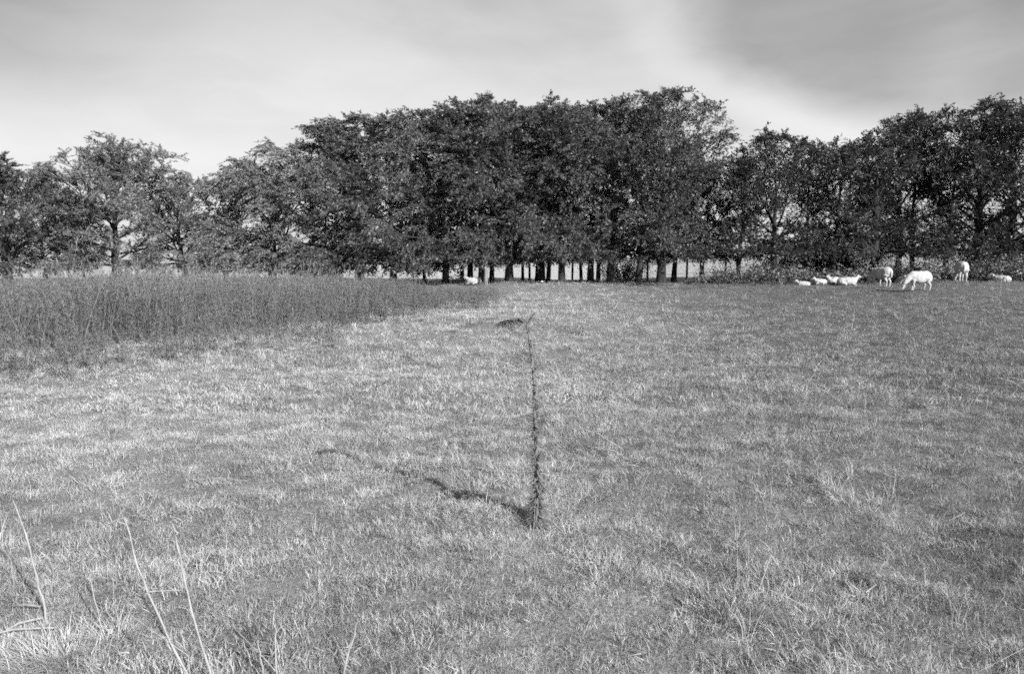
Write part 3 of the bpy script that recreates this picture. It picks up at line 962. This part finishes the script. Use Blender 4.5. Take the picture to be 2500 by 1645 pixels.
# ------------------------------------------------------------------ dead thistle in the middle of the field
BX, BY, BZ = at(1300, 1285)
th = empty('dead_thistle', (BX, BY, BZ))
tag(th, 'dried thistle stalk with a nodding head, alone in the middle of the field', 'thistle')
O = np.array([BX, BY, BZ])
path = [pt(a * 1.0504, b * 1.0504, BY + k) - O for a, b, k in ((1243, 1236, 0), (1250, 1150, .02), (1247, 1060, .03), (1242, 980, .05), (1243, 900, .06), (1236, 830, .07), (1228, 770, .08), (1221, 748, .08), (1208, 742, .08), (1186, 745, .07), (1162, 752, .06))]
path = np.array(path); path[0, 2] = -.03
g = Geo(); g.tube(path, np.linspace(.011, .0045, len(path)), 7, .3)
stem = link('stem', g.mesh('stem', M['thistle'], True), th)
q = np.random.default_rng(77)
g = Geo()
for k in range(1300):              # curled dry leaves, thick at the foot and thinning upwards
    t = q.beta(.7, 1.5) * .66
    if t > .14 and q.uniform() > .55 + .45 * math.sin(t * 41) ** 2: continue
    p, d = lerp_poly(path, t)
    a = q.uniform(0, 6.28); foot = max(0, 1 - t / .45)
    blade_strip(g, p, (np.cos(a), np.sin(a), q.uniform(-.3, .9)), q.uniform(.028, .062) * (1 + .8 * foot * foot), q.uniform(.006, .014) * (1 + .5 * foot), q.uniform(.5, 2.0), 3, q.uniform(0, .8))
link('dry_leaves', g.mesh('dry_leaves', M['thistle']), th)['kind'] = 'stuff'
g = Geo()
for k in range(620):              # ragged head hanging to the left
    t = q.choice([q.uniform(.70, 1.0), q.uniform(.86, .99)]); p, d = lerp_poly(path, t)
    a = q.uniform(0, 6.28)
    blade_strip(g, p, (np.cos(a) - .3, np.sin(a) * .8, q.uniform(-.8, .7)), q.uniform(.02, .075), q.uniform(.004, .010), q.uniform(.3, 1.8), 3, q.uniform(0, .6))
link('seed_head', g.mesh('seed_head', M['thistle']), th)
for (s, dx, dz, L) in ((.66, .06, .10, .09), (.60, -.14, .03, .17), (.57, -.10, .05, .14), (.45, .05, .06, .08), (.40, -.06, .05, .08), (.33, .05, .05, .07)):
    p, d = lerp_poly(path, s)
    e = p + unit(np.array([dx, q.normal(0, .03), dz])) * L
    g = Geo(); g.tube([p, (p + e) / 2 + [0, 0, .008], e], [.004, .003, .002], 5, .4)
    for k in range(26):
        u = q.uniform(.45, 1.0); pp = p + (e - p) * u; a = q.uniform(0, 6.28)
        blade_strip(g, pp, (np.cos(a), np.sin(a), q.uniform(-.6, .6)), q.uniform(.012, .032), q.uniform(.004, .008), .8, 2, q.uniform(0, .7))
    link('side_branch', g.mesh('side_branch', M['thistle']), th)


# ------------------------------------------------------------------ dead stalks in the lower left corner
def stalk(label, base, pts, r, mat='stalk', twigs=()):
    """base: picture point on the ground (may lie below the frame); pts: (px, py, depth offset) up the stalk"""
    b = np.array(at(*base))
    root = empty('dead_stalk', b); tag(root, label, 'dead stalk', 'dead stalks at the lower left')
    P = [np.array([0, 0, -.02])] + [pt(px, py, b[1] + k) - b for px, py, k in pts]
    P = np.array(P)
    # densify with a little irregularity
    Q = []
    qq = np.random.default_rng(int(base[0]) + 3)
    for a, c in zip(P[:-1], P[1:]):
        for t in (0, .34, .67): Q.append(a + (c - a) * t + (qq.normal(0, .0025, 3) if t else 0))
    Q.append(P[-1]); Q = np.array(Q)
    rr = np.linspace(r * .70, r * .34, len(Q)); rr[::3] *= 1.22
    g = Geo(); g.tube(Q, rr, 6)
    for k in range(6):                       # frayed leaf sheaths at the joints
        p_, d_ = lerp_poly(Q, qq.uniform(.08, .95)); a_ = qq.uniform(0, 6.28)
        blade_strip(g, p_, d_ * 1.0 + np.array([np.cos(a_), np.sin(a_), -.2]) * qq.uniform(.25, .9), qq.uniform(.02, .07), qq.uniform(.0025, .005), qq.uniform(.3, 1.6), 3, .5)
    link('stem', g.mesh('stem', M[mat], True), root)
    for tw_ in twigs:
        T = np.array([pt(px, py, b[1] + k) - b for px, py, k in tw_])
        g = Geo(); g.tube(T, np.linspace(r * .5, r * .25, len(T)), 5)
        link('twig', g.mesh('twig', M[mat], True), root)
    return root


c8 = lambda x, y: (x / 2.38, 1200 + y / 2.38)
def p8(x, y, k): a = c8(x, y); return (a[0], a[1], k)
stalk('longest dead stalk leaning left, its broken tip bent sideways', c8(1180, 1260), [p8(1040, 970, .04), p8(900, 670, .12), p8(800, 440, .20), p8(722, 150, .30), p8(650, 178, .30), p8(565, 205, .31)], .0062, twigs=[[p8(862, 580, .14), p8(950, 574, .15), p8(1050, 570, .15)]])
stalk('dead stalk with a hooked tip next to the longest one', c8(1262, 1160), [p8(1215, 1020, .02), p8(1110, 680, .12), p8(1060, 450, .2), p8(1020, 250, .27), p8(1036, 238, .27), p8(1000, 185, .28)], .0066, 'stalk')
stalk('pale dead stalk nearest the left edge, leaning left', c8(292, 775), [p8(250, 620, .03), p8(220, 510, .05), p8(150, 245, .12), p8(75, 50, .2)], .008, twigs=[[p8(235, 665, .04), p8(150, 655, .05), p8(75, 655, .05)]])
stalk('short thin dead stalk between the left edge and the longest one', c8(596, 800), [p8(550, 630, .02), p8(500, 425, .06), p8(480, 390, .07)], .0042)
stalk('straight upright dead stalk standing clear of the others', c8(1612, 1120), [p8(1602, 1000, .01), p8(1598, 850, .02), p8(1590, 710, .05)], .006)
stalk('dead stalk crossing the foot of the straight upright one', c8(1545, 1120), [p8(1528, 1030, .01), p8(1512, 930, .03), p8(1500, 860, .05)], .0052, twigs=[[p8(1600, 1040, 0), p8(1530, 960, .03), p8(1370, 800, .06)]])
stalk('short grey dead stalk leaning right at the bottom edge', c8(1985, 1090), [p8(2010, 1000, .02), p8(2045, 880, .06), p8(2070, 765, .1)], .006, 'stalk_grey')
stalk('thin dead stalk standing further back behind the hooked one', c8(1308, 500), [p8(1312, 380, .04), p8(1315, 250, .1), p8(1316, 170, .14)], .0034, twigs=[[p8(1314, 250, .1), p8(1240, 262, .1), p8(1170, 275, .1)]])
stalk('thin dead stalk just left of the one furthest back', c8(1165, 490), [p8(1172, 400, .03), p8(1176, 310, .06)], .0034)
stalk('bent little dead stalk above the pale tussock', c8(680, 880), [p8(690, 800, .02), p8(680, 740, .04)], .004)


def lying(label, a, b, r):
    A = np.array(at(*a)); B = np.array(at(*b))
    A[2] += .03; B[2] += .045
    root = tag(empty('fallen_stalk', A), label, 'dead stalk', 'fallen stalks at the lower left')
    D_ = B - A
    g = Geo(); g.tube([[0, 0, 0], D_ * .3 + [0, 0, .012], D_ * .7 + [0, .006, .004], D_], [r * .8, r, r * .9, r * .6], 6)
    link('stem', g.mesh('stem', M['stalk'], True), root)


lying('fallen pale stalk lying on the grass, upper of two at the left edge', c8(50, 845), c8(250, 795), .0062)
lying('fallen pale stalk lying on the grass, lower of two at the left edge', c8(-30, 872), c8(335, 850), .0055)


# pale grass tussocks
def tussock(label, px, py, w_, L, n, seed, dens=1):
    q = np.random.default_rng(seed); g = Geo()
    for _ in range(n):
        a = q.uniform(0, 6.28); rr = w_ * math.sqrt(q.uniform()) 
        b = np.array([np.cos(a) * rr, np.sin(a) * rr * .7, 0.0])
        ln = q.uniform(.2, 1.3)
        blade_strip(g, b, (np.cos(a) * ln + q.normal(0, .3), np.sin(a) * ln + q.normal(0, .3), 1), L * q.uniform(.45, 1.1), q.uniform(.002, .0042), q.uniform(.4, 1.8), 4, q.uniform(.5, 1))
    o = link('grass_tussock', g.mesh('grass_tussock', M['pale_straw'] if py > 1500 else M['straw']), None, at(px, py))
    tag(o, label, 'grass tussock', 'pale grass tussocks')


tussock('bright pale grass tussock in the bottom left corner', 165, 1605, .24, .15, 900, 1)
tussock('pale grass tussock cut by the bottom left corner of the photo', 10, 1610, .22, .15, 900, 2)
tussock('small pale tussock at the foot of the bent little stalk', 290, 1560, .09, .2, 160, 3)
tussock('tall pale grass tussock right of the dried thistle head', 1560, 868, .22, .42, 190, 4)
tussock('pale grass tussock at the foot of the dried thistle', 1395, 1310, .10, .15, 150, 5)
